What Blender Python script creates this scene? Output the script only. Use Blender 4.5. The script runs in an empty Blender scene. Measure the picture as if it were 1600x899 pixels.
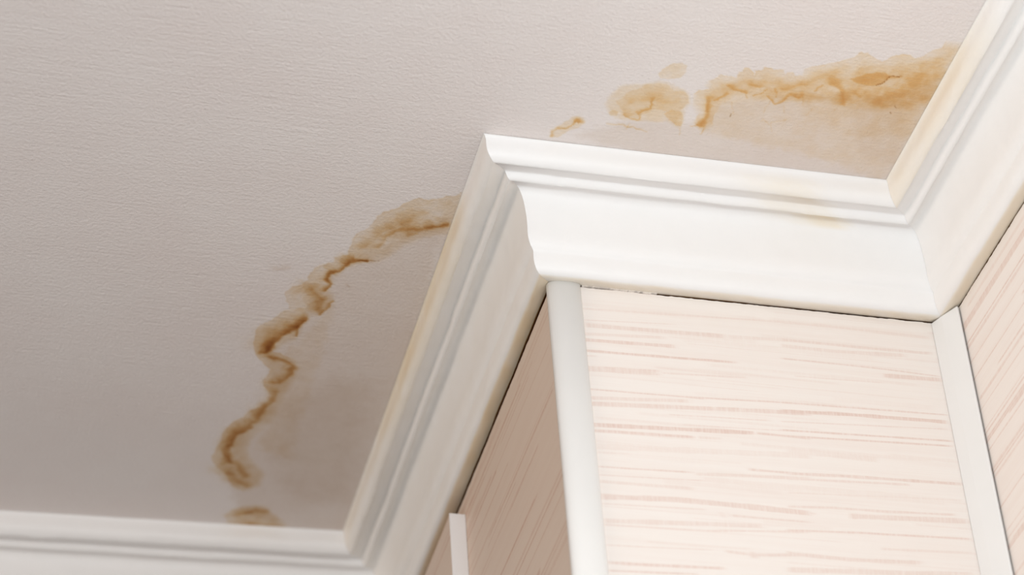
import bpy, bmesh, math, random
import numpy as np
from mathutils import Matrix, Vector

# ------------------------------------------------------------------ camera, world, lights, exposure
scene = bpy.context.scene
COL = scene.collection
Z0 = 2.6                                   # ceiling height; all plan data below is measured from the outer corner of the boxed-in duct

def look_at(ob, target):
    d = Vector(target) - ob.location
    ob.rotation_euler = d.to_track_quat('-Z', 'Y').to_euler()

cam_data = bpy.data.cameras.new('camera')
cam = bpy.data.objects.new('camera', cam_data); COL.objects.link(cam)
cam_data.sensor_width = 36.0
cam_data.lens = 4287.405 / 1600 * 36.0
cam_data.shift_x = -57.337 / 1600
cam_data.shift_y = -67.468 / 1600
right = Vector((0.9658, -0.2495, -0.0703)); down = Vector((0.1026, 0.6169, -0.7803)); fwd = Vector((0.2381, 0.7464, 0.6214))
m3 = Matrix((right, -down, -fwd)).transposed()
cam.matrix_world = Matrix.Translation((-0.53873, -1.69585, Z0 - 1.46768)) @ m3.to_4x4()
cam_data.clip_start = 0.05
cam_data.dof.use_dof = True
cam_data.dof.focus_distance = 2.27
cam_data.dof.aperture_fstop = 4.0
scene.camera = cam

world = bpy.data.worlds.new('world'); scene.world = world; world.use_nodes = True
bg = world.node_tree.nodes['Background']
bg.inputs['Color'].default_value = (1.0, 0.985, 0.97, 1); bg.inputs['Strength'].default_value = 0.57

def area(name, loc, target, sx, sy, power, colour):
    l = bpy.data.lights.new(name, 'AREA'); l.shape = 'RECTANGLE'; l.size = sx; l.size_y = sy
    l.energy = power; l.color = colour
    o = bpy.data.objects.new(name, l); COL.objects.link(o); o.location = loc; look_at(o, target)
    return o
# two added unseen lights for brightness: warm from the left, cool above the frame
area('warm_fill_light', (-3.1, -0.95, Z0 - 0.5), (0.1, 0.0, Z0 - 0.1), 1.0, 0.8, 25.5, (1.0, 0.86, 0.75))
lp = bpy.data.lights.new('cool_fill_light', 'POINT'); lp.energy = 15.6; lp.shadow_soft_size = 0.10; lp.color = (0.835, 0.94, 1.0)
lo = bpy.data.objects.new('cool_fill_light', lp); COL.objects.link(lo); lo.location = (-0.03, -1.02, Z0 - 0.36)

scene.view_settings.view_transform = 'Standard'
scene.view_settings.look = 'None'
scene.view_settings.exposure = 0.0
scene.view_settings.gamma = 1.0
scene.view_settings.use_curve_mapping = False

# ------------------------------------------------------------------ measured shapes (mm on the ceiling plane, mm on the front board)
STAIN_BLOBS = [[0,0.22,0.8,0,1.2,[[56.4,-158.9],[57.4,-164.5],[60.2,-169.6],[64.5,-173.4],[70.8,-175.3],[76.0,-172.4],[76.9,-164.1],[74.9,-158.3],[66.1,-155.2],[59.5,-155.6]]],[0,0.2,5,0,2,[[23.1,-117.0],[25.5,-127.7],[29.7,-137.9],[34.8,-142.7],[46.1,-146.2],[59.1,-151.6],[70.4,-149.7],[81.9,-143.9],[89.4,-138.9],[92.1,-129.9],[88.7,-121.3],[92.3,-109.2],[90.9,-99.2],[78.2,-105.1],[57.3,-101.4],[43.9,-100.7],[32.2,-103.5]]],[0,0.18,1.2,0,2,[[31.2,-120.8],[35.8,-129.5],[39.2,-136.4],[46.1,-140.7],[50.9,-146.3],[59.9,-148.7],[68.3,-147.8],[75.2,-142.7],[82.3,-142.4],[87.8,-138.7],[90.6,-131.2],[88.8,-124.6],[86.0,-119.3],[79.8,-118.2],[71.5,-118.3],[63.5,-117.7],[60.7,-112.5],[55.3,-108.3],[57.7,-103.9],[51.7,-102.1],[44.6,-104.0],[40.0,-108.8]]],[0,0.33,1.5,0,1,[[74.2,-114.8],[78.3,-119.5],[86.0,-119.3],[91.9,-110.7],[91.8,-101.8],[87.9,-101.9],[79.6,-107.7]]],[0,0.22,0.8,0,0.8,[[29.1,-106.9],[31.1,-111.3],[36.4,-109.8],[36.4,-104.2],[31.5,-104.2]]],[0,0.18,2,0,1.5,[[-11.5,-70.1],[-8.5,-83.5],[-2.4,-91.1],[2.2,-98.3],[9.3,-97.9],[13.1,-92.1],[9.8,-85.9],[1.1,-77.9],[-4.0,-70.6]]],[0,0.31,0.9,34,1.3,[[94.7,-130.4],[92.3,-141.8],[94.3,-146.1],[101.0,-148.8],[102.8,-150.0],[98.8,-157.9],[103.9,-164.2],[106.3,-167.0],[114.7,-167.7],[120.0,-166.3],[119.5,-173.2],[122.5,-173.7],[122.7,-178.4],[126.3,-179.0],[131.3,-175.3],[133.5,-171.8],[132.9,-177.1],[138.3,-178.8],[138.6,-182.8],[143.0,-182.8],[146.7,-179.5],[150.1,-180.9],[154.7,-181.7],[158.2,-176.1],[159.3,-179.4],[163.9,-180.3],[167.0,-176.1],[172.9,-178.0],[171.7,-186.3],[176.9,-190.3],[186.4,-194.3],[190.8,-197.4],[199.1,-202.0],[206.8,-206.4],[209.9,-213.1],[215.5,-214.1],[223.3,-207.8],[230.5,-206.0],[237.2,-213.4],[245.1,-217.1],[251.6,-217.5],[256.3,-213.7],[260.9,-216.1],[266.0,-224.6],[272.1,-230.3],[282.8,-235.3],[291.4,-244.5],[291.4,-194.2],[287.0,-161.7],[273.1,-153.6],[252.0,-149.9],[225.1,-146.8],[207.5,-149.3],[185.8,-147.9],[169.6,-146.7],[148.3,-144.5],[126.1,-145.4],[117.5,-134.4],[115.0,-121.2],[117.5,-107.9],[113.0,-99.0],[107.7,-102.1],[102.8,-111.0],[102.0,-118.9]]],[0,0.13,8,0,3,[[97.6,-140.4],[120.9,-161.8],[171.1,-175.3],[203.7,-192.0],[253.3,-207.0],[281.6,-219.7],[288.0,-173.8],[272.6,-155.1],[206.7,-151.6],[163.7,-148.0],[114.1,-131.4]]],[0,0.6,2.2,0,1,[[212.0,-181.0],[219.5,-186.2],[231.1,-192.2],[239.2,-192.8],[243.1,-189.6],[240.6,-182.9],[235.4,-177.2],[227.1,-175.8],[218.7,-177.5]]],[1,0.2,14,0,5,[[10.6,-73.1],[37.6,-94.0],[78.2,-105.1],[109.2,-102.4],[114.1,-131.4],[178.1,-154.5],[256.5,-168.3],[284.8,-197.0],[296.5,-59.5],[238.3,-60.7],[69.1,-60.2]]],[0,0.11,12,0,5,[[104.3,-109.6],[118.1,-136.1],[178.1,-154.5],[256.5,-168.3],[282.8,-172.9],[287.5,-91.9],[277.2,-64.7],[201.3,-85.5],[125.9,-93.1]]],[1,0.1,14,0,5,[[225.1,-146.8],[269.8,-162.6],[287.7,-83.5],[249.6,-93.8]]],[0,0.12,16,0,4,[[178.1,-154.5],[232.8,-172.1],[280.6,-207.9],[288.7,-149.9],[277.4,-119.3],[236.5,-114.7],[193.5,-125.2]]],[0,0.04,10,0,3,[[248.3,-190.5],[286.4,-236.0],[288.0,-173.8],[289.7,-109.0],[264.8,-145.7]]],[0,0.3,1.2,50,1.6,[[-66.1,10.7],[-70.1,17.4],[-76.7,17.6],[-81.2,21.8],[-90.2,25.9],[-100.0,24.1],[-105.9,29.4],[-110.5,33.6],[-114.4,41.1],[-125.1,48.1],[-129.3,54.0],[-131.5,64.8],[-136.2,74.3],[-142.7,80.6],[-144.4,88.8],[-144.3,97.6],[-145.6,102.3],[-143.1,109.0],[-148.2,111.7],[-153.1,115.2],[-153.5,121.5],[-158.1,124.1],[-161.4,130.0],[-148.2,140.5],[-142.1,128.6],[-135.3,120.3],[-116.6,115.4],[-103.6,97.1],[-85.7,76.4],[-65.3,67.7],[-62.5,35.8]]],[0,0.22,1.5,30,2,[[-158.1,124.1],[-164.6,127.8],[-168.9,134.9],[-171.0,144.3],[-170.3,151.5],[-175.8,157.9],[-183.4,162.8],[-187.5,170.8],[-184.5,181.4],[-179.8,191.9],[-168.5,197.6],[-157.1,197.6],[-149.1,194.4],[-143.6,181.3],[-146.8,167.9],[-152.2,157.7],[-148.8,146.1],[-146.5,134.8]]],[0,0.3,1.5,36,1.6,[[-169.8,190.3],[-179.5,193.7],[-185.4,198.4],[-191.8,210.7],[-201.6,219.9],[-203.6,231.7],[-201.5,250.6],[-196.8,264.4],[-187.6,277.7],[-179.4,284.3],[-180.5,291.4],[-183.9,298.9],[-181.7,311.6],[-177.0,317.9],[-172.2,325.3],[-175.6,336.0],[-182.9,345.4],[-188.7,353.4],[-194.5,364.7],[-199.5,370.6],[-203.9,379.7],[-206.6,392.7],[-205.5,403.1],[-208.6,414.1],[-210.1,427.2],[-208.4,437.7],[-202.0,447.6],[-195.0,453.1],[-190.3,463.3],[-184.0,475.6],[-171.7,482.7],[-158.2,471.8],[-157.3,451.8],[-168.8,435.0],[-177.0,422.2],[-181.5,410.0],[-180.1,397.1],[-173.6,382.4],[-166.3,365.6],[-163.7,346.5],[-161.5,325.7],[-159.4,311.1],[-156.8,292.7],[-156.6,274.7],[-164.9,264.2],[-175.7,259.1],[-183.0,257.3],[-175.7,246.5],[-166.2,235.3],[-163.7,223.4],[-163.6,211.9],[-160.1,200.0]]],[0,0.3,2.5,20,2,[[-183.0,527.2],[-177.3,516.1],[-164.3,508.6],[-149.1,506.3],[-141.5,514.3],[-126.9,525.9],[-117.1,545.3],[-121.2,557.5],[-159.8,553.8],[-173.6,546.5]]],[1,0.24,14,0,6,[[-70.2,45.8],[-97.8,72.2],[-134.3,111.1],[-151.2,139.2],[-157.0,167.7],[-170.3,218.7],[-190.9,258.6],[-177.7,291.0],[-172.5,330.4],[-187.5,370.9],[-202.7,413.2],[-192.6,460.4],[-170.7,518.6],[-103.0,552.6],[-60.2,542.9],[-59.8,247.6]]],[1,0.2,35,0,8,[[-159.4,343.8],[-122.5,287.3],[-86.1,291.6],[-71.4,393.4],[-70.2,492.5],[-119.0,499.7],[-156.6,427.8]]],[0,0.08,10,0,6,[[-142.5,184.0],[-173.4,265.6],[-163.0,323.9],[-172.1,408.6],[-138.8,425.1],[-139.5,260.2]]]]
STAIN_STROKES = [[0,0.35,1.62,1.0,[[-9.7,-71.2],[-10.2,-77.6],[-6.9,-81.4],[0.1,-81.8],[3.4,-85.6],[4.4,-92.2],[5.8,-94.9],[10.3,-92.4]]],[0,0.5,1.61,1.0,[[4.4,-92.2],[5.5,-94.0],[8.7,-92.2]]],[0,0.5,1.28,1.0,[[59.0,-129.6],[61.0,-122.9],[60.2,-118.0],[56.4,-114.1],[53.2,-112.0]]],[0,0.35,1.29,1.0,[[51.7,-111.7],[55.8,-106.8],[55.3,-102.7],[48.9,-102.4],[42.7,-106.9]]],[0,0.3,3.87,1.0,[[41.7,-108.4],[47.3,-107.7]]],[0,0.12,4.48,1.0,[[43.0,-122.9],[54.9,-128.9],[71.4,-127.9],[80.3,-131.0]]],[0,0.2,0.97,1.0,[[31.1,-93.7],[40.0,-95.2],[51.5,-93.2],[66.1,-90.0]]],[0,0.14,0.81,1.0,[[49.5,-90.4],[50.6,-96.2]]],[0,0.2,0.65,1.0,[[90.9,-99.2],[93.7,-89.9]]],[0,0.5,3.57,1.0,[[104.5,-137.6],[108.5,-126.4],[109.9,-114.6],[109.0,-104.8]]],[0,0.45,1.29,1.0,[[106.7,-134.0],[108.6,-122.4]]],[0,0.4,3.91,1.0,[[109.2,-108.1],[106.9,-104.4]]],[0,0.25,0.81,1.0,[[101.1,-101.8],[105.7,-105.0]]],[0,0.25,0.98,1.0,[[112.3,-101.3],[112.1,-94.8]]],[0,0.4,1.28,1.0,[[110.1,-137.0],[113.6,-141.6],[117.6,-146.3]]],[0,0.45,1.92,1.0,[[116.9,-157.1],[123.7,-152.8],[129.6,-151.5],[133.4,-149.8]]],[0,0.45,2.87,1.0,[[133.4,-160.1],[139.3,-158.7],[142.4,-159.3]]],[0,0.25,0.64,1.0,[[132.2,-152.0],[135.6,-143.1]]],[0,0.35,0.96,1.0,[[140.6,-147.9],[145.9,-152.0],[149.6,-157.4]]],[0,0.35,0.96,1.0,[[155.9,-160.1],[159.8,-149.7]]],[0,0.5,1.93,1.0,[[157.1,-144.5],[162.8,-142.3],[166.5,-147.7],[168.7,-152.9]]],[0,0.3,0.97,1.0,[[151.5,-148.3],[157.1,-144.5]]],[0,0.55,1.93,1.0,[[170.8,-154.8],[176.2,-153.4],[179.1,-156.3]]],[0,0.5,1.28,1.0,[[189.3,-162.0],[190.4,-166.9],[192.2,-169.6]]],[0,0.3,5.1,1.0,[[162.6,-159.7],[171.5,-166.0],[183.4,-171.2],[194.3,-174.7],[204.7,-176.5]]],[0,0.5,3.22,1.0,[[199.0,-174.0],[208.3,-169.3],[213.0,-162.2],[215.7,-151.6]]],[0,0.22,1.62,1.0,[[212.5,-160.6],[218.3,-148.8]]],[2,0.6,0.48,0.6,[[235.7,-178.1],[240.1,-182.8],[243.6,-189.7],[253.0,-191.3]]],[0,0.35,2.24,1.0,[[241.6,-186.2],[246.8,-188.7],[252.8,-190.5]]],[0,0.35,2.9,1.0,[[223.2,-164.8],[226.6,-163.0]]],[0,0.28,10.97,1.0,[[243.5,-158.0],[250.7,-168.9],[257.4,-178.0]]],[0,0.2,8.36,1.0,[[262.8,-169.4],[267.0,-182.0],[269.2,-194.2]]],[0,0.13,0.71,1.0,[[156.3,-128.4],[155.2,-138.6],[156.6,-144.4]]],[0,0.13,0.71,1.0,[[169.3,-141.0],[172.1,-132.7]]],[0,0.13,0.72,1.0,[[168.9,-108.7],[166.1,-118.8],[170.1,-120.3],[176.2,-123.8]]],[0,0.13,0.72,1.0,[[156.1,-117.0],[158.3,-120.6],[165.5,-115.4]]],[0,0.13,0.71,1.0,[[179.6,-154.8],[183.9,-143.6]]],[0,0.13,0.71,1.0,[[115.7,-143.6],[120.2,-136.4]]],[0,0.13,0.71,1.0,[[125.4,-137.3],[130.2,-123.8]]],[0,0.13,0.72,1.0,[[213.3,-148.7],[210.7,-140.3]]],[0,0.13,0.72,1.0,[[193.6,-141.3],[192.5,-131.5]]],[2,0.35,0.49,0,[[129.3,-119.6],[128.6,-123.5]]],[2,0.4,0.65,0,[[258.9,-147.9],[260.0,-146.5]]],[2,0.25,0.65,0,[[259.9,-156.1],[261.7,-154.0]]],[2,0.3,0.77,1.0,[[-115.9,113.5],[-125.3,114.1],[-133.3,116.4]]],[0,0.75,2.1,1.0,[[-125.1,115.0],[-134.4,116.5],[-140.5,119.4],[-143.3,127.9],[-146.6,133.9],[-151.0,137.4]]],[0,0.6,4.54,1.0,[[-139.4,113.8],[-142.5,120.6]]],[0,0.85,2.83,1.0,[[-153.4,139.6],[-154.4,146.1],[-149.9,151.8],[-153.7,161.6]]],[0,0.4,7.16,1.0,[[-163.4,164.1],[-153.7,176.4],[-152.9,189.4]]],[0,0.4,1.44,1.0,[[-144.5,176.8],[-146.8,188.4],[-151.7,195.8]]],[0,0.8,3.66,1.0,[[-162.4,206.0],[-166.6,214.3],[-172.5,222.8],[-179.2,233.5],[-184.2,243.9],[-186.3,254.9],[-188.5,259.2]]],[0,0.45,1.47,1.0,[[-167.3,216.3],[-165.7,231.4]]],[0,0.7,4.07,1.0,[[-184.4,245.9],[-187.5,258.0]]],[0,0.16,8.77,1.0,[[-171.0,215.0],[-185.7,228.8],[-192.5,249.1]]],[0,0.4,3.75,1.0,[[-185.0,265.5],[-175.9,267.9],[-166.4,272.3],[-159.7,277.2],[-162.5,293.6],[-168.8,304.6],[-174.9,303.5]]],[0,0.42,5.08,1.0,[[-169.0,316.7],[-170.4,332.1],[-176.6,347.5],[-179.8,363.5],[-185.9,376.9],[-193.7,387.5],[-196.2,401.6],[-196.5,417.7],[-191.9,435.2]]],[0,0.4,1.96,1.0,[[-181.2,376.2],[-187.0,384.4],[-195.5,391.0],[-197.2,410.3]]],[0,0.35,3.2,1.0,[[-199.0,421.2],[-191.9,435.2]]],[0,0.3,8.12,1.0,[[-190.3,452.4],[-182.2,464.3],[-170.2,473.6]]],[0,0.3,5.67,1.0,[[-184.2,437.3],[-172.9,457.5]]],[0,0.32,4.12,1.0,[[-68.1,57.6],[-78.1,60.2],[-87.9,66.2],[-98.9,67.1],[-109.1,71.5],[-115.7,79.6],[-120.0,93.6]]],[0,0.35,1.72,1.0,[[-68.0,55.8],[-76.0,59.8],[-84.4,62.1]]],[0,0.2,4.8,1.0,[[-101.4,55.4],[-120.2,71.6],[-131.9,95.6]]],[0,0.22,2.75,1.0,[[-97.2,74.8],[-92.2,72.2]]],[0,0.35,5.0,1.0,[[-169.6,525.3],[-153.8,515.0],[-143.9,514.7]]],[0,0.25,5.91,1.0,[[-168.2,541.1],[-136.8,541.2],[-123.2,546.2]]],[1,0.3,1.78,0,[[-135.9,151.3],[-133.9,152.8]]],[1,0.15,3.5,1.0,[[-198.9,138.9],[-189.8,136.5]]]]
FRONT_STREAKS = [[1.98,0.3,[[24.9,119.73],[215.0,111.96]]],[0.99,0.4,[[25.6,131.43],[105.1,126.47]]],[3.96,0.5,[[26.2,136.57],[148.5,133.81]]],[3.3,0.3,[[148.5,133.81],[212.5,130.88]]],[2.64,0.35,[[24.9,145.8],[94.8,141.45]]],[3.3,0.7,[[24.5,151.68],[103.8,149.5]]],[2.31,0.8,[[24.6,162.59],[71.0,161.71],[154.2,159.9]]],[1.32,0.6,[[24.2,167.76],[35.0,167.15]]],[5.28,0.55,[[23.7,180.55],[87.8,177.74]]],[1.32,0.4,[[87.8,177.74],[162.4,174.48]]],[1.32,0.7,[[23.6,200.75],[102.3,199.63],[123.9,199.79]]],[1.32,0.7,[[103.4,199.51],[203.7,195.54]]],[3.3,0.45,[[24.0,209.47],[109.0,203.32]]],[3.96,0.6,[[23.5,215.13],[141.4,208.0],[213.5,204.67]]],[3.96,0.4,[[141.4,208.0],[213.5,204.67]]],[0.99,0.5,[[89.1,218.65],[178.1,215.41]]],[3.63,0.85,[[24.5,235.45],[162.2,229.0]]],[1.98,0.7,[[162.2,229.0],[210.1,229.63]]],[2.64,0.75,[[24.0,241.02],[111.6,238.63]]],[1.98,0.4,[[111.6,238.63],[133.1,237.63]]],[0.99,0.5,[[98.9,227.57],[211.0,223.26]]],[5.28,0.22,[[24.8,256.2],[207.7,246.7]]],[0.99,0.35,[[24.9,261.66],[56.4,260.26]]],[1.32,0.75,[[24.8,274.94],[106.3,272.84]]],[2.64,0.4,[[106.1,274.07],[204.7,268.57]]],[1.98,0.65,[[150.8,265.36],[205.2,264.84]]],[0.99,0.5,[[24.7,282.76],[116.1,279.74]]],[2.64,0.4,[[25.2,288.68],[104.6,288.09]]],[4.62,0.65,[[24.5,303.0],[88.1,299.85],[136.4,300.6],[200.1,302.37]]],[0.99,0.5,[[25.0,309.45],[113.0,307.0]]],[1.65,0.45,[[131.0,310.65],[198.9,310.86]]],[3.96,0.45,[[25.7,325.22],[107.9,320.51],[159.1,318.12]]],[1.32,0.55,[[25.4,328.75],[109.3,326.85],[197.7,319.31]]],[1.32,0.45,[[118.8,325.39],[197.5,320.52]]],[0.99,0.5,[[24.8,347.34],[113.6,344.0]]],[2.64,0.5,[[122.4,344.38],[146.7,345.7],[194.7,341.44]]],[4.62,0.6,[[142.6,345.49],[149.8,346.01]]],[5.28,0.35,[[121.1,310.4],[128.4,310.9]]],[2.64,0.75,[[24.5,362.86],[47.9,362.52],[122.1,360.05]]],[1.65,0.7,[[24.9,370.23],[99.1,367.22]]],[2.64,0.3,[[197.9,113.35],[234.2,112.34],[333.1,114.02]]],[2.64,0.5,[[195.5,131.55],[270.6,131.37],[332.1,130.23]]],[3.3,0.4,[[194.8,137.58],[239.6,138.29],[308.3,134.98]]],[1.32,0.6,[[193.0,150.9],[237.8,151.0],[282.8,151.77],[335.6,153.72]]],[3.96,0.6,[[281.8,158.45],[336.2,156.95]]],[0.99,0.4,[[202.4,168.04],[283.4,166.12]]],[1.32,0.7,[[187.2,196.07],[334.5,192.97]]],[3.3,0.85,[[186.0,205.09],[245.5,201.87],[333.3,200.18]]],[0.99,0.5,[[184.6,215.34],[332.0,207.37]]],[1.65,0.8,[[183.6,223.63],[333.9,219.3]]],[1.65,0.75,[[182.8,229.34],[334.2,224.35]]],[5.28,0.25,[[186.5,242.66],[266.2,244.5]]],[2.64,0.65,[[183.5,265.77],[229.9,263.63],[335.0,261.31]]],[1.98,0.45,[[182.8,270.73],[289.7,266.36]]],[0.99,0.35,[[181.1,284.28],[333.3,276.93]]],[1.98,0.5,[[179.3,297.72],[218.8,295.18],[263.9,294.54],[325.7,291.75]]],[4.62,0.5,[[230.8,301.89],[334.7,297.01]]],[1.32,0.5,[[178.8,301.37],[205.4,302.46]]],[1.65,0.75,[[176.3,320.09],[236.6,316.94],[335.0,313.95]]],[1.98,0.35,[[252.9,330.35],[333.7,327.29]]],[3.3,0.5,[[173.5,341.57],[224.7,342.89],[287.9,340.27]]],[4.62,0.45,[[171.5,356.9],[330.0,347.84]]]]
PAINT_SMEAR = [[78.3,102.6],[103.7,107.45],[142.5,108.71],[175.7,111.35],[188.4,113.16],[194.4,105.75],[183.1,97.06],[149.4,96.49],[110.5,95.94]]

# ------------------------------------------------------------------ plan of the room corner (metres, z measured down from the ceiling)
W = 0.35
DL = np.array([0.0027, 1.0]);  DL /= np.linalg.norm(DL)      # narrow side wall of the duct, running back
DR = np.array([-0.01265, 1.0]); DR /= np.linalg.norm(DR)     # right wall, running back
DB = np.array([0.9994, -0.0344]); DB /= np.linalg.norm(DB)   # back wall
DX = np.array([1.0, 0.0])
NL = np.array([-DL[1], DL[0]]); NR = np.array([-DR[1], DR[0]]); NB = np.array([DB[1], -DB[0]]); NF = np.array([0.0, -1.0])
O = np.zeros(2); Q0 = DL * 0.5999; QR = np.array([W, 0.0])
H = 0.0959                                                   # drop of the moulding

def isect(a, da, b, db):
    t = np.linalg.solve(np.array([da, -db]).T, b - a); return a + t[0] * da
def corner(c, d):
    if c == 'O': return isect(NL * d, DL, NF * d, DX)
    if c == 'R': return isect(NF * d, DX, QR + NR * d, DR)
    if c == 'L': return isect(NL * d, DL, Q0 + NB * d, DB)
    if c == 'back_end': return Q0 - DB * 1.2 + NB * d
    if c == 'front_end': return QR - DR * 1.1 + NR * d

# ------------------------------------------------------------------ noise in numpy (value noise, smooth)
_rs = np.random.RandomState(7); _T = _rs.rand(256, 256).astype(np.float64)
def vnoise(x, y):
    xi = np.floor(x).astype(int); yi = np.floor(y).astype(int); fx = x - xi; fy = y - yi
    fx = fx * fx * (3 - 2 * fx); fy = fy * fy * (3 - 2 * fy)
    g = lambda a, b: _T[a & 255, b & 255]
    return (g(xi, yi) * (1 - fx) + g(xi + 1, yi) * fx) * (1 - fy) + (g(xi, yi + 1) * (1 - fx) + g(xi + 1, yi + 1) * fx) * fy
def fbm(x, y, n=4):
    s = np.zeros_like(x); a = 1.0; t = 0.0
    for k in range(n):
        s += a * vnoise(x * 2 ** k + 17.3 * k, y * 2 ** k + 5.1 * k); t += a; a *= 0.55
    return s / t - 0.5
def sstep(a, b, x):
    t = np.clip((x - a) / (b - a), 0, 1); return t * t * (3 - 2 * t)
def seg_dist(px, py, pts):
    d = np.full(px.shape, 1e9)
    for (ax, ay), (bx, by) in zip(pts[:-1], pts[1:]):
        vx, vy = bx - ax, by - ay; L = vx * vx + vy * vy + 1e-9
        t = np.clip(((px - ax) * vx + (py - ay) * vy) / L, 0, 1)
        d = np.minimum(d, np.hypot(px - ax - t * vx, py - ay - t * vy))
    return d
def seg_offset(px, py, pts):
    d = np.full(px.shape, 1e9); ox = np.zeros(px.shape); oy = np.zeros(px.shape)
    for (ax, ay), (bx, by) in zip(pts[:-1], pts[1:]):
        vx, vy = bx - ax, by - ay; L = vx * vx + vy * vy + 1e-9
        t = np.clip(((px - ax) * vx + (py - ay) * vy) / L, 0, 1)
        ex, ey = px - ax - t * vx, py - ay - t * vy; q = np.hypot(ex, ey); m = q < d
        d = np.where(m, q, d); ox = np.where(m, ex, ox); oy = np.where(m, ey, oy)
    return d, ox, oy
def inside(px, py, pts):
    r = np.zeros(px.shape, bool); n = len(pts)
    for i in range(n):
        ax, ay = pts[i]; bx, by = pts[(i + 1) % n]
        if ay == by: continue
        c = ((ay > py) != (by > py)) & (px < (bx - ax) * (py - ay) / (by - ay) + ax); r ^= c
    return r

# ------------------------------------------------------------------ object helpers
def link_mesh(name, verts, faces, mats, parent=None, smooth=False, face_mat=None):
    me = bpy.data.meshes.new(name); me.from_pydata([tuple(v) for v in verts], [], faces)
    for m in mats: me.materials.append(m)
    if face_mat is not None: me.polygons.foreach_set('material_index', face_mat)
    me.polygons.foreach_set('use_smooth', [smooth] * len(me.polygons))
    me.update()
    o = bpy.data.objects.new(name, me); COL.objects.link(o)
    if parent: o.parent = parent; o.matrix_parent_inverse = parent.matrix_world.inverted()
    return o
def tag(o, label=None, cat=None, kind=None, group=None):
    if label: o['label'] = label
    if cat: o['category'] = cat
    if kind: o['kind'] = kind
    if group: o['group'] = group
    return o
def set_colour(o, rgb):
    a = o.data.color_attributes.new('marks', 'FLOAT_COLOR', 'POINT')
    c = np.ones((len(o.data.vertices), 4), np.float32); c[:, :3] = rgb
    a.data.foreach_set('color', c.ravel())
def prism(name, ring, z_top, z_bot, mats, parent=None, smooth=False, dz=None):
    """closed vertical prism from a plan ring"""
    n = len(ring); v = [(x, y, z_top + Z0) for x, y in ring] + [(x, y, z_bot + Z0) for x, y in ring]
    f = [(i, (i + 1) % n, n + (i + 1) % n, n + i) for i in range(n)] + [tuple(range(n - 1, -1, -1)), tuple(range(n, 2 * n))]
    o = link_mesh(name, v, f, mats, parent, smooth)
    bm = bmesh.new(); bm.from_mesh(o.data); bmesh.ops.recalc_face_normals(bm, faces=bm.faces); bm.to_mesh(o.data); bm.free()
    return o

# ------------------------------------------------------------------ materials
def new_mat(name):
    m = bpy.data.materials.new(name); m.use_nodes = True; nt = m.node_tree
    b = nt.nodes['Principled BSDF']; return m, nt, b
class NB_:
    def __init__(s, nt): s.nt = nt
    def n(s, t, **kw):
        x = s.nt.nodes.new(t)
        for k, v in kw.items():
            if k.startswith('i_'): x.inputs[k[2:].replace('_', ' ')].default_value = v
            else: setattr(x, k, v)
        return x
    def l(s, a, b): s.nt.links.new(a, b)
    def math(s, op, a, b=None, clamp=False):
        x = s.n('ShaderNodeMath', operation=op, use_clamp=clamp)
        for i, v in enumerate((a, b)):
            if v is None: continue
            if isinstance(v, (int, float)): x.inputs[i].default_value = v
            else: s.l(v, x.inputs[i])
        return x.outputs[0]
    def coords(s, scale, rot=(0, 0, 0)):
        t = s.n('ShaderNodeTexCoord'); m = s.n('ShaderNodeMapping'); m.inputs['Scale'].default_value = scale; m.inputs['Rotation'].default_value = rot
        s.l(t.outputs['Object'], m.inputs[0]); return m.outputs[0]
    def noise(s, co, scale, detail=3, rough=.5, dist=0):
        x = s.n('ShaderNodeTexNoise'); x.inputs['Scale'].default_value = scale; x.inputs['Detail'].default_value = detail
        x.inputs['Roughness'].default_value = rough; x.inputs['Distortion'].default_value = dist
        s.l(co, x.inputs['Vector']); return x.outputs['Fac']
    def ramp(s, v, a, b):
        x = s.n('ShaderNodeMapRange'); x.inputs[1].default_value = a; x.inputs[2].default_value = b; x.clamp = True
        s.l(v, x.inputs[0]); return x.outputs[0]
    def absorb(s, base, layers):
        """base colour filtered by thin coloured layers: base * exp(-density * absorption)"""
        cur = base
        for dens, (r, g, b) in layers:
            cb = s.n('ShaderNodeCombineXYZ')
            for i, k in enumerate((r, g, b)): s.l(s.math('EXPONENT', s.math('MULTIPLY', dens, -k)), cb.inputs[i])
            mx = s.n('ShaderNodeMix', data_type='RGBA', blend_type='MULTIPLY'); mx.inputs['Factor'].default_value = 1
            if isinstance(cur, tuple): mx.inputs['A'].default_value = (*cur, 1)
            else: s.l(cur, mx.inputs['A'])
            s.l(cb.outputs[0], mx.inputs['B']); cur = mx.outputs['Result']
        return cur
OCHRE = (0.19, 0.66, 1.60); WASH = (0.42, 0.62, 0.85); DARK = (1.0, 1.5, 2.2)

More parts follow.
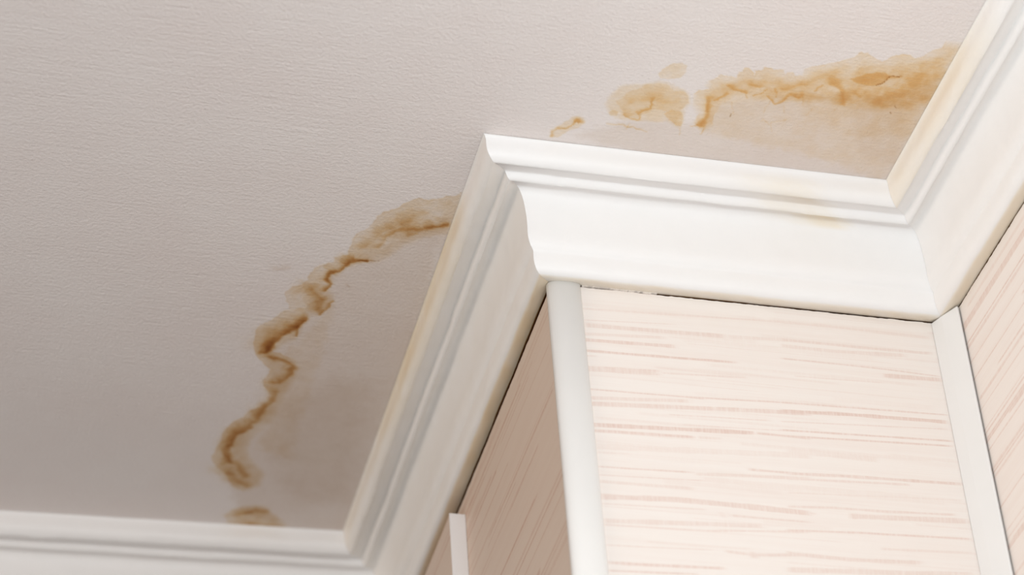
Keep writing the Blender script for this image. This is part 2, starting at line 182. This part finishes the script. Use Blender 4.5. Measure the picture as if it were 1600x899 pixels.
def paint_ceiling():
    m, nt, b = new_mat('painted_plaster'); N = NB_(nt)
    at = N.n('ShaderNodeAttribute', attribute_name='marks'); sp = N.n('ShaderNodeSeparateColor'); N.l(at.outputs['Color'], sp.inputs[0])
    base = (0.80, 0.745, 0.72)
    col = N.absorb(base, [(sp.outputs[0], OCHRE), (sp.outputs[1], WASH), (sp.outputs[2], DARK)])
    # faint blotches in the old paint
    bl = N.ramp(N.noise(N.coords((1, 1, 1)), 9, 4, .6), .35, .75)
    col = N.absorb(col, [(N.math('MULTIPLY', bl, .06), (.5, .9, 1.0))])
    N.l(col, b.inputs['Base Color']); b.inputs['Roughness'].default_value = .55; b.inputs['Specular IOR Level'].default_value = .3
    strokes_ = N.noise(N.coords((14, 330, 1), (0, 0, .05)), 1.0, 4, .6)
    strokes2 = N.noise(N.coords((30, 420, 1), (0, 0, -.35)), 1.0, 3, .6)
    msk = N.ramp(N.noise(N.coords((3, 3, 1)), 1.2, 2), .45, .65)
    peel = N.noise(N.coords((1, 1, 1)), 330, 3, .6)
    pit = N.n('ShaderNodeTexVoronoi'); pit.inputs['Scale'].default_value = 55; N.l(N.coords((1, 1, 1)), pit.inputs['Vector'])
    pits = N.math('MULTIPLY', N.ramp(pit.outputs['Distance'], .10, .0), N.ramp(N.noise(N.coords((1, 1, 1)), 14, 2), .60, .72))
    h = N.math('ADD', N.math('ADD', N.math('MULTIPLY', strokes_, .36), N.math('MULTIPLY', N.math('MULTIPLY', strokes2, msk), .6)), N.math('ADD', N.math('MULTIPLY', peel, .95), N.math('MULTIPLY', pits, -1.3)))
    bp = N.n('ShaderNodeBump'); bp.inputs['Strength'].default_value = .75; bp.inputs['Distance'].default_value = .0011
    N.l(h, bp.inputs['Height']); N.l(bp.outputs[0], b.inputs['Normal'])
    return m
def paint_trim():
    m, nt, b = new_mat('moulding_paint'); N = NB_(nt)
    at = N.n('ShaderNodeAttribute', attribute_name='marks'); sp = N.n('ShaderNodeSeparateColor'); N.l(at.outputs['Color'], sp.inputs[0])
    col = N.absorb((0.86, 0.845, 0.835), [(sp.outputs[0], OCHRE), (sp.outputs[1], WASH), (sp.outputs[2], DARK)])
    N.l(col, b.inputs['Base Color']); b.inputs['Roughness'].default_value = .42; b.inputs['Specular IOR Level'].default_value = .35
    h = N.math('ADD', N.noise(N.coords((1, 1, 1)), 70, 3, .5), N.math('MULTIPLY', N.noise(N.coords((1, 1, 1)), 420, 2), .18))
    bp = N.n('ShaderNodeBump'); bp.inputs['Strength'].default_value = .35; bp.inputs['Distance'].default_value = .0012
    N.l(h, bp.inputs['Height']); N.l(bp.outputs[0], b.inputs['Normal'])
    return m
def plain(name, rgb, rough=.5, bump=0.0, scale=200):
    m, nt, b = new_mat(name); N = NB_(nt)
    nz = N.ramp(N.noise(N.coords((1, 1, 1)), 12, 3), .3, .7)
    col = N.absorb(rgb, [(N.math('MULTIPLY', nz, .035), (1, 1, 1))])
    N.l(col, b.inputs['Base Color']); b.inputs['Roughness'].default_value = rough
    if bump:
        bp = N.n('ShaderNodeBump'); bp.inputs['Strength'].default_value = bump; bp.inputs['Distance'].default_value = .0005
        N.l(N.noise(N.coords((1, 1, 1)), scale, 2), bp.inputs['Height']); N.l(bp.outputs[0], b.inputs['Normal'])
    return m
def laminate(name, along, tone=(0.83, 0.765, 0.715)):
    """pale printed wood-grain board; 'along' is the grain axis (0 = x, 1 = y)"""
    m, nt, b = new_mat(name); N = NB_(nt)
    at = N.n('ShaderNodeAttribute', attribute_name='marks'); sp = N.n('ShaderNodeSeparateColor'); N.l(at.outputs['Color'], sp.inputs[0])
    def ax(a, v): return (a, 1, v) if along == 0 else (1, a, v)
    ticks = N.ramp(N.noise(N.coords(ax(520, 70)), 1.0, 2, .6), .30, .60)
    tick_wide = N.ramp(N.noise(N.coords(ax(60, 260)), 1.0, 2, .6), .25, .6)
    fine = N.ramp(N.noise(N.coords(ax(16, 900)), 1.0, 3, .6), .50, .80)
    soft = N.ramp(N.noise(N.coords(ax(3.5, 110)), 1.0, 3, .55), .42, .78)
    d = N.math('MULTIPLY', sp.outputs[0], N.math('MULTIPLY', N.math('ADD', N.math('MULTIPLY', ticks, .55), .45), N.math('ADD', N.math('MULTIPLY', tick_wide, .25), .75)))
    d = N.math('ADD', d, N.math('ADD', N.math('MULTIPLY', fine, .12), N.math('MULTIPLY', soft, .14)))
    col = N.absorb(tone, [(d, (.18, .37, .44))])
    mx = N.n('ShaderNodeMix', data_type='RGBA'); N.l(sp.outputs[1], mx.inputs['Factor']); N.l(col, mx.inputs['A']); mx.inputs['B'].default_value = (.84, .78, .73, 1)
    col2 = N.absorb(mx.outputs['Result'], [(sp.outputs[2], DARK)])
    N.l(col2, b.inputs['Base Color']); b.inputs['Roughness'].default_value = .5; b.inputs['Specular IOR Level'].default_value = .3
    bp = N.n('ShaderNodeBump'); bp.inputs['Strength'].default_value = .10; bp.inputs['Distance'].default_value = .0004
    N.l(N.math('ADD', fine, N.noise(N.coords((1, 1, 1)), 600, 2)), bp.inputs['Height']); N.l(bp.outputs[0], b.inputs['Normal'])
    return m
M_CEIL = paint_ceiling(); M_TRIM = paint_trim()
M_GAP_DARK = plain('dark_gap_core', (.045, .032, .022), .9, .3, 150)  # near-black wall core, so the shade in the joints sits in its colour
M_STRIP = plain('white_plastic_strip', (.88, .87, .85), .38)
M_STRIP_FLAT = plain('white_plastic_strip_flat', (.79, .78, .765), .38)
M_BAND = plain('white_edge_band', (.88, .865, .865), .4)
M_FILLER = plain('dry_filler', (.80, .74, .68), .8, .5, 900)
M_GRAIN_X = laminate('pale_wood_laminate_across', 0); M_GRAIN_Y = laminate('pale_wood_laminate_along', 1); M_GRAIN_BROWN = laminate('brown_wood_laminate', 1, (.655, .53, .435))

# ------------------------------------------------------------------ ceiling with its water stains
def build_ceiling():
    s = 0.001
    xs = np.concatenate([np.linspace(-1.4, -.30, 12), np.arange(-.29, .335, s), np.linspace(.345, .9, 6)])
    ys = np.concatenate([np.linspace(-1.5, -.24, 12), np.arange(-.23, .552, s), np.linspace(.56, .9, 4)])
    X, Y = np.meshgrid(xs, ys); nx, ny = len(xs), len(ys)
    px, py = X.ravel() * 1000, Y.ravel() * 1000
    ch = np.zeros((len(px), 3))
    fine = np.where((px > -295) & (px < 340) & (py > -235) & (py < 556))[0]
    fx, fy = px[fine], py[fine]; acc = np.zeros((len(fine), 3))
    w1x = fbm(fx / 9, fy / 9, 4) * 2; w1y = fbm(fx / 9 + 40, fy / 9 + 90, 4) * 2       # unit-ish warp
    w2x = fbm(fx / 3.2 + 9, fy / 3.2 + 4, 3) * 2; w2y = fbm(fx / 3.2 + 29, fy / 3.2 + 54, 3) * 2
    lobes = np.abs(fbm(fx / 7 + 11, fy / 7 + 3, 2)) * 4
    hair = fbm(fx / 55 + .06 * fy, fy / 1.1, 3)                                          # brush hairlines
    mott = 1 + .9 * fbm(fx / 7 + 70, fy / 7 + 20, 5) + .9 * fbm(fx / 22 + 7, fy / 22 + 2, 3) + .35 * hair
    for c, den, soft, fade, warp, pts in STAIN_BLOBS:
        P = np.array(pts); mrg = soft + warp * 4 + 6
        k = np.where((fx > P[:, 0].min() - mrg) & (fx < P[:, 0].max() + mrg) & (fy > P[:, 1].min() - mrg) & (fy < P[:, 1].max() + mrg))[0]
        qx = fx[k] + warp * w1x[k] + .8 * w2x[k] * (warp > 0); qy = fy[k] + warp * (w1y[k] + .6 * lobes[k]) + .8 * w2y[k] * (warp > 0)
        d, ox, oy = seg_offset(qx, qy, pts + [pts[0]]); ins = inside(qx, qy, pts)
        sx, sy = (-.85, -.5) if P[:, 0].mean() < -50 else (.0, -1.0)
        inward = np.where(ins, 1, -1) * (ox * sx + oy * sy) / (d + .2)              # > 0 on the edge facing the cornice
        d = np.where(ins, d, -d)
        if fade:
            se = soft + 7.0 * sstep(-.1, .5, inward)
            a = sstep(-se * .5, se * .5, d)
            a = a * (.62 + .38 * sstep(0, fade * .4, d))
            a = a * (1 + .8 * np.clip(fbm(fx[k] / 11 + 3, fy[k] / 11 + 8, 4) * 2, -.7, 1) * sstep(2, 14, d))
            a = a + .22 * np.exp(-(d - .9) ** 2 / .9) * (inward < .1)               # thin tide line on the dry rim
        else:
            a = sstep(-soft * .5, soft * .5, d)
        acc[k, c] += den * a * np.clip(mott[k] if c == 0 else 1 + .35 * (mott[k] - 1), .45, 1.7)
    for c, den, w, warp, pts in STAIN_STROKES:
        P = np.array(pts); mrg = w * 3 + 8
        k = np.where((fx > P[:, 0].min() - mrg) & (fx < P[:, 0].max() + mrg) & (fy > P[:, 1].min() - mrg) & (fy < P[:, 1].max() + mrg))[0]
        qx = fx[k] + warp * (2.4 * w1x[k] + 1.0 * w2x[k]); qy = fy[k] + warp * (2.4 * w1y[k] + 1.0 * w2y[k])
        d, ox, oy = seg_offset(qx, qy, pts)
        # pigment settles sharply towards the wet middle and fades softly away from the cornice
        sx, sy = (-.85, -.5) if P[:, 0].mean() < -50 else (.0, -1.0)
        away = (ox * sx + oy * sy) / (d + .3)
        ww = w * (1 + .4 * fbm(qx / 8, qy / 8 + 30, 3) * 2) * np.where(away > 0, .65 + .85 * away, .68 + .2 * away)
        acc[k, c] += den * (1.65 if P[:, 0].mean() < -50 else 1.4) * np.exp(-(d / np.maximum(ww * .9, .3)) ** 1.6) * np.clip(mott[k], .35, 1.7)
    acc[:, 1] += .70 * acc[:, 0] * (fx < -50); acc[:, 0] *= np.where(fx < -50, .86, 1.0)                                            # the older stain on the left has browned
    acc[:, 0] = np.where(acc[:, 0] > .9, .9 + (acc[:, 0] - .9) * .4, acc[:, 0])
    # brush hairlines dragged through the stain
    ch[fine] = np.clip(acc, 0, 3)
    z = Z0 + 0.0004 * (fbm(px / 60, py / 60, 3)) 
    me = bpy.data.meshes.new('ceiling')
    nv = nx * ny; co = np.empty((nv, 3), np.float32); co[:, 0] = X.ravel(); co[:, 1] = Y.ravel(); co[:, 2] = z
    j, i = np.meshgrid(np.arange(nx - 1), np.arange(ny - 1)); a = (i * nx + j).ravel()
    q = np.stack([a, a + nx, a + nx + 1, a + 1], 1).astype(np.int32); nf = len(q)    # normals face down
    me.vertices.add(nv); me.vertices.foreach_set('co', co.ravel())
    me.loops.add(nf * 4); me.loops.foreach_set('vertex_index', q.ravel())
    me.polygons.add(nf); me.polygons.foreach_set('loop_start', np.arange(0, nf * 4, 4, dtype=np.int32))
    me.polygons.foreach_set('use_smooth', np.ones(nf, bool))
    me.update(); me.validate(); me.materials.append(M_CEIL)
    o = bpy.data.objects.new('ceiling', me); COL.objects.link(o)
    set_colour(o, ch.astype(np.float32))
    tag(o, 'off-white painted ceiling with brown water stains along the cornice', 'ceiling', 'structure')
build_ceiling()

# ------------------------------------------------------------------ walls behind the cladding
B_ = 0.0085
def wall(name, p, q, n, label, z_bot=-1.0):
    a, b_ = p - n * B_, q - n * B_; c, d = q - n * (B_ + .06), p - n * (B_ + .06)
    o = prism(name, [a, b_, c, d], -.0005, z_bot, [M_GAP_DARK]); return tag(o, label, 'wall', 'structure')
wall('wall_back', Q0 - DB * 1.2, Q0 - NL * (B_ + .0605) * 0 - DB * .012, NB, 'back wall under the far crown moulding at lower left')
core = prism('wall_pillar', [O - NL * B_ - NF * B_, QR - NF * B_ - DX * .001, QR + DR * .7 - DX * .001, Q0 + DL * .1 - NL * B_], -.0005, -1.0, [M_GAP_DARK])
tag(core, 'boxed-in corner pillar carrying the front and side cladding boards', 'wall', 'structure')
wall('wall_right', QR - DR * 1.1, QR + DR * .7, NR, 'right wall behind the wood-grain board on the right')

# ------------------------------------------------------------------ crown mouldings
PROF = [(65.6, .3), (64.4, 1.2), (63.7, 3.6), (63.5, 7), (63.5, 10.5), (63.2, 13.5), (62.4, 16.2), (61.0, 18.6), (59.2, 20.6), (57.2, 21.9), (56, 22.2), (55, 21.8), (54.5, 21.2), (50, 19.8), (45.2, 18.6), (43.8, 18.5),
        (43.2, 18.9), (42.6, 20.2), (41.4, 22.4), (40.0, 23.9), (38.4, 24.3), (37.6, 23.9), (36.9, 23.0), (33.8, 21.6), (31.0, 21.5), (28.6, 22.4), (26.6, 24.6), (24.9, 28), (23.6, 32.5), (22.6, 38), (21.9, 44),
        (21.5, 50), (21.5, 57), (21.9, 63), (21.7, 68), (20.8, 72), (19.4, 75), (18.0, 76.8), (17.0, 78.0), (16.8, 79.5), (17.1, 82.5), (17.1, 88), (16.4, 92.5), (14.8, 95.8),
        (12.6, 97.7), (10.2, 98.4), (7.8, 98.2), (4, 97.2), (0, 96.3), (-1.2, 96.1), (-8, 95.6), (-8, .3)]
PROF = [(d / 1000, h / 1000) for d, h in PROF]
def moulding(name, c0, c1, label, marks, seed, free0=False, free1=False):
    n = len(PROF); verts = []; s_all = []; j_all = []
    S = np.array([corner(c0, d) for d, h in PROF]); E = np.array([corner(c1, d) for d, h in PROF])
    L = np.linalg.norm(E[20] - S[20]); k = max(8, int(L / .004)); t = np.linspace(0, 1, k + 1)
    hh = np.array([h for d, h in PROF])
    dirn = (E[20] - S[20]) / L; S = S + dirn * .00006; E = E - dirn * .00006      # hairline open mitres
    nrm = np.array([dirn[1], -dirn[0]])
    nrm = nrm if np.dot(nrm, S[2] - S[-1]) > 0 else -nrm
    for ti in t:
        env = min(1, ti * L / .03, (1 - ti) * L / .03)
        sv = np.full(n, ti * L)
        jj = np.arange(n, dtype=float)
        wd = (fbm(sv * 22 + seed * 13.1, jj * .12, 3) * .0014 + fbm(sv * 90 + seed, jj * .5, 2) * .0004) * env
        wh = fbm(sv * 20 + seed * 5.7 + 50, jj * .3 + 9, 3) * .0014 * env
        lock = np.where((jj < 2) | (jj > n - 4), 0.0, 1.0)
        p = S * (1 - ti) + E * ti + np.outer(wd * lock, nrm)
        for a in range(n): verts.append((p[a, 0], p[a, 1], Z0 - hh[a] - wh[a] * lock[a])); s_all.append(ti * L); j_all.append(a)
    faces = []
    for i in range(k):
        for a in range(n):
            b_ = (a + 1) % n; faces.append((i * n + a, i * n + b_, (i + 1) * n + b_, (i + 1) * n + a))
    faces.append(tuple(range(n))); faces.append(tuple(range(k * n + n - 1, k * n - 1, -1)))
    o = link_mesh(name, verts, faces, [M_TRIM], smooth=True)
    bm = bmesh.new(); bm.from_mesh(o.data); bmesh.ops.recalc_face_normals(bm, faces=bm.faces)
    for f in bm.faces:
        if len(f.verts) > 4: f.smooth = False
    for e in bm.edges:
        if len(e.link_faces) == 2 and e.calc_face_angle(0) > math.radians(50): e.smooth = False
    bm.to_mesh(o.data); bm.free()
    s_all = np.array(s_all); j_all = np.array(j_all); mk = marks(s_all, j_all, L); mk[:, 2] += 2.2 * ((j_all == n - 3) | (j_all == n - 2)); set_colour(o, mk)   # rear edge darkened: joint shade put into the colour
    return tag(o, label, 'moulding', 'thing', 'crown mouldings around the ceiling')
HV = np.array([h for d, h in PROF]) * 1000
def band(j, a, b, soft=2.0):
    h = HV[j]; return sstep(a - soft, a + soft, h) * (1 - sstep(b - soft, b + soft, h))
def mk_front(s, j, L):
    c = np.zeros((len(s), 3)); front = (j < len(PROF) - 3)
    x = s * 1000
    n = 1 + 1.2 * fbm(x / 14, j * .4, 3)
    h = HV[j]; up = (j < 29); n = np.clip(n, .1, 2.2); xw = x + 14 * fbm(x / 9, j * .5 + 4, 3)
    c[:, 0] = front * n * (.075 * sstep(195, 255, xw) * (1 - sstep(262, 300, xw)) * up * sstep(3, 16, h) * (1 - sstep(22, 27, h) * (j > 22))
                           + .13 * sstep(235, 272, xw) * (1 - sstep(276, 300, xw)) * ((j > 21) & (j < 27)) + .13 * ((h > 96) & (j > len(PROF) - 8)))  # last term: warm bounce painted onto the lip underside
    c[:, 1] = front * n * .16 * ((j > 11) & (j < 16)) * sstep(225, 265, xw) * (1 - sstep(265, 292, xw))
    return c
def mk_side(s, j, L):   # runs from the outer corner to the far inner corner
    c = np.zeros((len(s), 3)); x = s * 1000
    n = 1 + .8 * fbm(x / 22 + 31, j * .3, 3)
    c[:, 0] = n * (.20 * (j < 11) * sstep(60, 140, x) * (1 - .75 * sstep(330, 480, x)) * (1 - sstep(11, 19, HV[j]) * .6) + .26 * ((HV[j] > 96) & (j > len(PROF) - 8)) + .03)  # lip underside browned: bounced light and shade put into the colour
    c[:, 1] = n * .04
    return c
def mk_right(s, j, L):
    c = np.zeros((len(s), 3)); x = s * 1000
    n = 1 + .8 * fbm(x / 22 + 61, j * .3, 3)
    c[:, 0] = n * (.10 * (j < 11) * (1 - sstep(150, 260, x)) + .16 * ((HV[j] > 96) & (j > len(PROF) - 8)) + .012)  # ochre on the lip underside paints in warm bounced light
    return c
def mk_back(s, j, L):
    return np.zeros((len(s), 3))
m_front = moulding('crown_moulding', 'O', 'R', 'bright white crown moulding across the front of the pillar', mk_front, 1)
m_side = moulding('crown_moulding', 'O', 'L', 'shaded crown moulding running back along the pillar side, beside the left stain', mk_side, 2)
m_right = moulding('crown_moulding', 'R', 'front_end', 'crown moulding above the right wall, rising to the top right corner', mk_right, 3)
m_back = moulding('crown_moulding', 'back_end', 'L', 'blurred white crown moulding on the far wall at lower left', mk_back, 4)

# crumbs of dried filler in the joint under the front moulding
def filler():
    rnd = random.Random(5); v = []; f = []
    xs = np.arange(.027, .092, .0012)
    for i, x in enumerate(xs):
        bot = .0966 + .0022 * max(0, .25 + float(fbm(np.array([x * 320]), np.array([3.3]), 3)[0]) * 2.2)
        v += [(x, -.0012, Z0 - .0958), (x, -.0016, Z0 - bot), (x, .004, Z0 - bot), (x, .004, Z0 - .0958)]
    n = len(xs)
    for i in range(n - 1):
        for a in range(4): b_ = (a + 1) % 4; f.append((i * 4 + a, i * 4 + b_, i * 4 + 4 + b_, i * 4 + 4 + a))
    f += [(0, 3, 2, 1), tuple(4 * (n - 1) + q for q in (0, 1, 2, 3))]
    o = link_mesh('filler', v, f, [M_FILLER], m_front); o['label'] = 'crumbly dried filler in the joint'
filler()

# ------------------------------------------------------------------ wood-grain boards
def random_streaks(seed, a0, a1, z0, z1, n, lo=.2, hi=.75):
    r = random.Random(seed); out = []
    for _ in range(n):
        z = r.uniform(z0, z1); L = r.uniform(.08, .5) * (a1 - a0) + .03; x = r.uniform(a0 - .3 * L, a1); w = r.choice((.8, 1, 1.2, 1.6, 2.2, 3, 4.5))
        st = r.uniform(lo, hi) * (.7 if w > 2.5 else 1); dz = r.uniform(-.8, .8)
        out.append([w, st, [[x * 1000, z * 1000], [(x + L * .5) * 1000, z * 1000 + dz * .5], [(x + L) * 1000, z * 1000 + dz]]])
    return out
def board(name, p0, direction, nrm, length, s0, z_top, z_bot, mat, streaks, label, thick=.006, ds=.0025, dz=.0004, z_fine=.45, smear=None, scratch=.0, seed=0, smooth_top=False):
    """front face on the plan line p0 + s*direction, s in [s0, s0+length]; z values are depths below the ceiling"""
    ss = np.linspace(s0, s0 + length, int(length / ds) + 1)
    zs = np.concatenate([np.arange(z_top, z_fine, dz), np.linspace(z_fine, z_bot, 60)])
    Sg, Zg = np.meshgrid(ss, zs); ns, nz = len(ss), len(zs)
    sm, zm = Sg.ravel() * 1000, Zg.ravel() * 1000
    den = np.zeros(len(sm)); wob = fbm(sm / 45 + seed, zm / 25, 3) * 1.4
    for w, st, pts in streaks:
        P = np.array(pts); xs, hs = P[:, 0], P[:, 1]
        k = np.where((zm > hs.min() - w - 3) & (zm < hs.max() + w + 3) & (sm > xs[0] - 3) & (sm < xs[-1] + 3))[0]
        if not len(k): continue
        c = np.interp(sm[k], xs, hs) + wob[k] * .35
        hw = w * .5 * (1 + .5 * fbm(sm[k] / 12 + w * 9, np.full(len(k), w + hs[0] * .1), 2))
        a = 1 - sstep(hw - .25, hw + .35, np.abs(zm[k] - c))
        ends = sstep(xs[0] - 1.5, xs[0] + 3, sm[k]) * (1 - sstep(xs[-1] - 8, xs[-1] + 2, sm[k]))
        ends = np.clip(ends + fbm(sm[k] / 3, zm[k] / 2, 2) * .6 * (ends < .99), 0, 1)
        den[k] = np.maximum(den[k], st * a * ends)
    rgb = np.zeros((len(sm), 3)); rgb[:, 0] = den
    if smear:
        qx = sm + fbm(sm / 6, zm / 2, 3) * 8; qz = zm + fbm(sm / 9, zm / 3 + 8, 3) * 4
        d = seg_dist(qx, qz, smear + [smear[0]]); d = np.where(inside(qx, qz, smear), d, -d)
        rgb[:, 1] = np.clip(sstep(-1.5, 2.5, d) * (.75 + 1.0 * fbm(sm / 5, zm / .8, 3)), 0, 1)
    if scratch:
        e = 1 - sstep(0, 14, zm - z_top * 1000)
        rgb[:, 1] = np.maximum(rgb[:, 1], e * np.clip(.25 + 1.6 * fbm(sm / 7, zm / .9 + 4, 3), 0, 1) * scratch)
    edge = fbm(Sg[0] * 150 + seed, np.full(ns, 2.2), 3) * .0012 + fbm(Sg[0] * 700 + seed, np.full(ns, 9.2), 2) * .0008
    zr = Zg.copy(); zr[0] += 0 if smooth_top else edge
    p = p0[None, :] + Sg.ravel()[:, None] * direction[None, :]
    front = np.column_stack([p, Z0 - zr.ravel()]); nv = len(front)
    # rim and back
    rim = list(range(ns)) + [i * ns + ns - 1 for i in range(1, nz)] + [(nz - 1) * ns + i for i in range(ns - 2, -1, -1)] + [i * ns for i in range(nz - 2, 0, -1)]
    back = front[rim].copy(); back[:, :2] -= nrm * thick
    i, j = np.meshgrid(np.arange(nz - 1), np.arange(ns - 1), indexing='ij'); a = (i * ns + j).ravel()
    faces = np.stack([a, a + 1, a + ns + 1, a + ns], 1).tolist()
    nr = len(rim)
    for q in range(nr): faces.append((rim[q], nv + q, nv + (q + 1) % nr, rim[(q + 1) % nr]))
    faces.append(tuple(range(nv, nv + nr)))
    o = link_mesh(name, np.vstack([front, back]), faces, [mat])
    bm = bmesh.new(); bm.from_mesh(o.data); bmesh.ops.recalc_face_normals(bm, faces=bm.faces); bm.to_mesh(o.data); bm.free()
    set_colour(o, np.vstack([rgb, np.zeros((nr, 3))]))
    return tag(o, label, 'wall panel', 'thing', 'pale wood-grain wall boards')
ZB = 1.0
fs = FRONT_STREAKS + random_streaks(3, .02, .34, .10, .40, 60, .08, .25) + random_streaks(4, .02, .34, .40, ZB, 110)
board('wall_panel', O, DX, NF, W - .0035 - .0015, .0015, .0978, ZB, M_GRAIN_X, fs, 'pale wood-grain board facing forward below the bright moulding, paint smear at its top',
      smear=PAINT_SMEAR, scratch=.75, seed=1)
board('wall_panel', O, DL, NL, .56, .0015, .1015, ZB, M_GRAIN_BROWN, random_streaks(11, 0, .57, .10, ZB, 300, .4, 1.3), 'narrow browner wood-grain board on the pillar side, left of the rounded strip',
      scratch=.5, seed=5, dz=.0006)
board('wall_panel', QR, -DR, NR, 1.05, -.0, .0978, ZB, M_GRAIN_Y, random_streaks(21, -.05, 1.1, .10, ZB, 420, .3, .95), 'wood-grain board at the right edge, sloping grain, right of the flat strip',
      scratch=.5, seed=9, dz=.0006)

# ------------------------------------------------------------------ strips
ring = [(-.0022, .004), (-.0024, .0015), (-.0016, -.0010), (0.0006, -.0030), (.0036, -.0046), (.0075, -.0056), (.012, -.0060), (.0165, -.0059), (.0205, -.0052), (.0238, -.0038), (.0256, -.0018), (.0259, -.0004),
        (.0259, -.00005), (.0015, -.0001), (-.0006, .0012), (-.0006, .004)]
o = prism('corner_strip', ring, -.0972, -ZB, [M_STRIP], smooth=False)
for p_ in o.data.polygons: p_.use_smooth = len(p_.vertices) == 4
tag(o, 'rounded white plastic strip capping the outer corner of the pillar', 'corner strip', 'thing')
a = np.array([W - .0152, -.0003]); b_ = np.array([W - .0022, -.0272]); u = (b_ - a) / np.linalg.norm(b_ - a); nn = np.array([u[1], -u[0]])
nn = nn if nn[0] < 0 else -nn
ring = [a, a + nn * .0006 + u * .0004, (a * .6 + b_ * .4) + nn * .0012, b_ + nn * .0008 - u * .0008, b_ + nn * .0003, b_ - nn * .0011, a * .5 + b_ * .5 - nn * .001, a - nn * .0001 + u * .003]
o = prism('corner_strip', ring, -.0990, -ZB, [M_STRIP_FLAT])
tag(o, 'flat white strip set across the inner corner beside the right wall', 'corner strip', 'thing')

# board with a white edge, standing proud of the pillar side
y0, y1 = .3135, .53
pr = .0145
root = bpy.data.objects.new('edged_board', None); COL.objects.link(root); root.location = (DL[0] * y0 - pr / 2, y0, Z0 - ZB)
bpy.context.view_layer.update()
tag(root, 'board with a white front edge fixed on the pillar side, bottom centre-left', 'board', 'thing')
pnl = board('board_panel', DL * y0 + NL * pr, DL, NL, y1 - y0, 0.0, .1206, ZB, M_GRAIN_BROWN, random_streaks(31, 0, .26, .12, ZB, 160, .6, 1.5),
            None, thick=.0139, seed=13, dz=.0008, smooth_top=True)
for key in ('category', 'group', 'kind'): del pnl[key]
pnl.parent = root; pnl.matrix_parent_inverse = root.matrix_world.inverted()
e0 = y0 - .0012
ringe = [DL * e0 + NL * .0003, DL * y0 + NL * .0003, DL * y0 + NL * (pr + .0004), DL * e0 + NL * (pr + .0004)]
eb = prism('edge_band', ringe, -.1203, -ZB, [M_BAND], root); eb['label'] = 'white edge band'
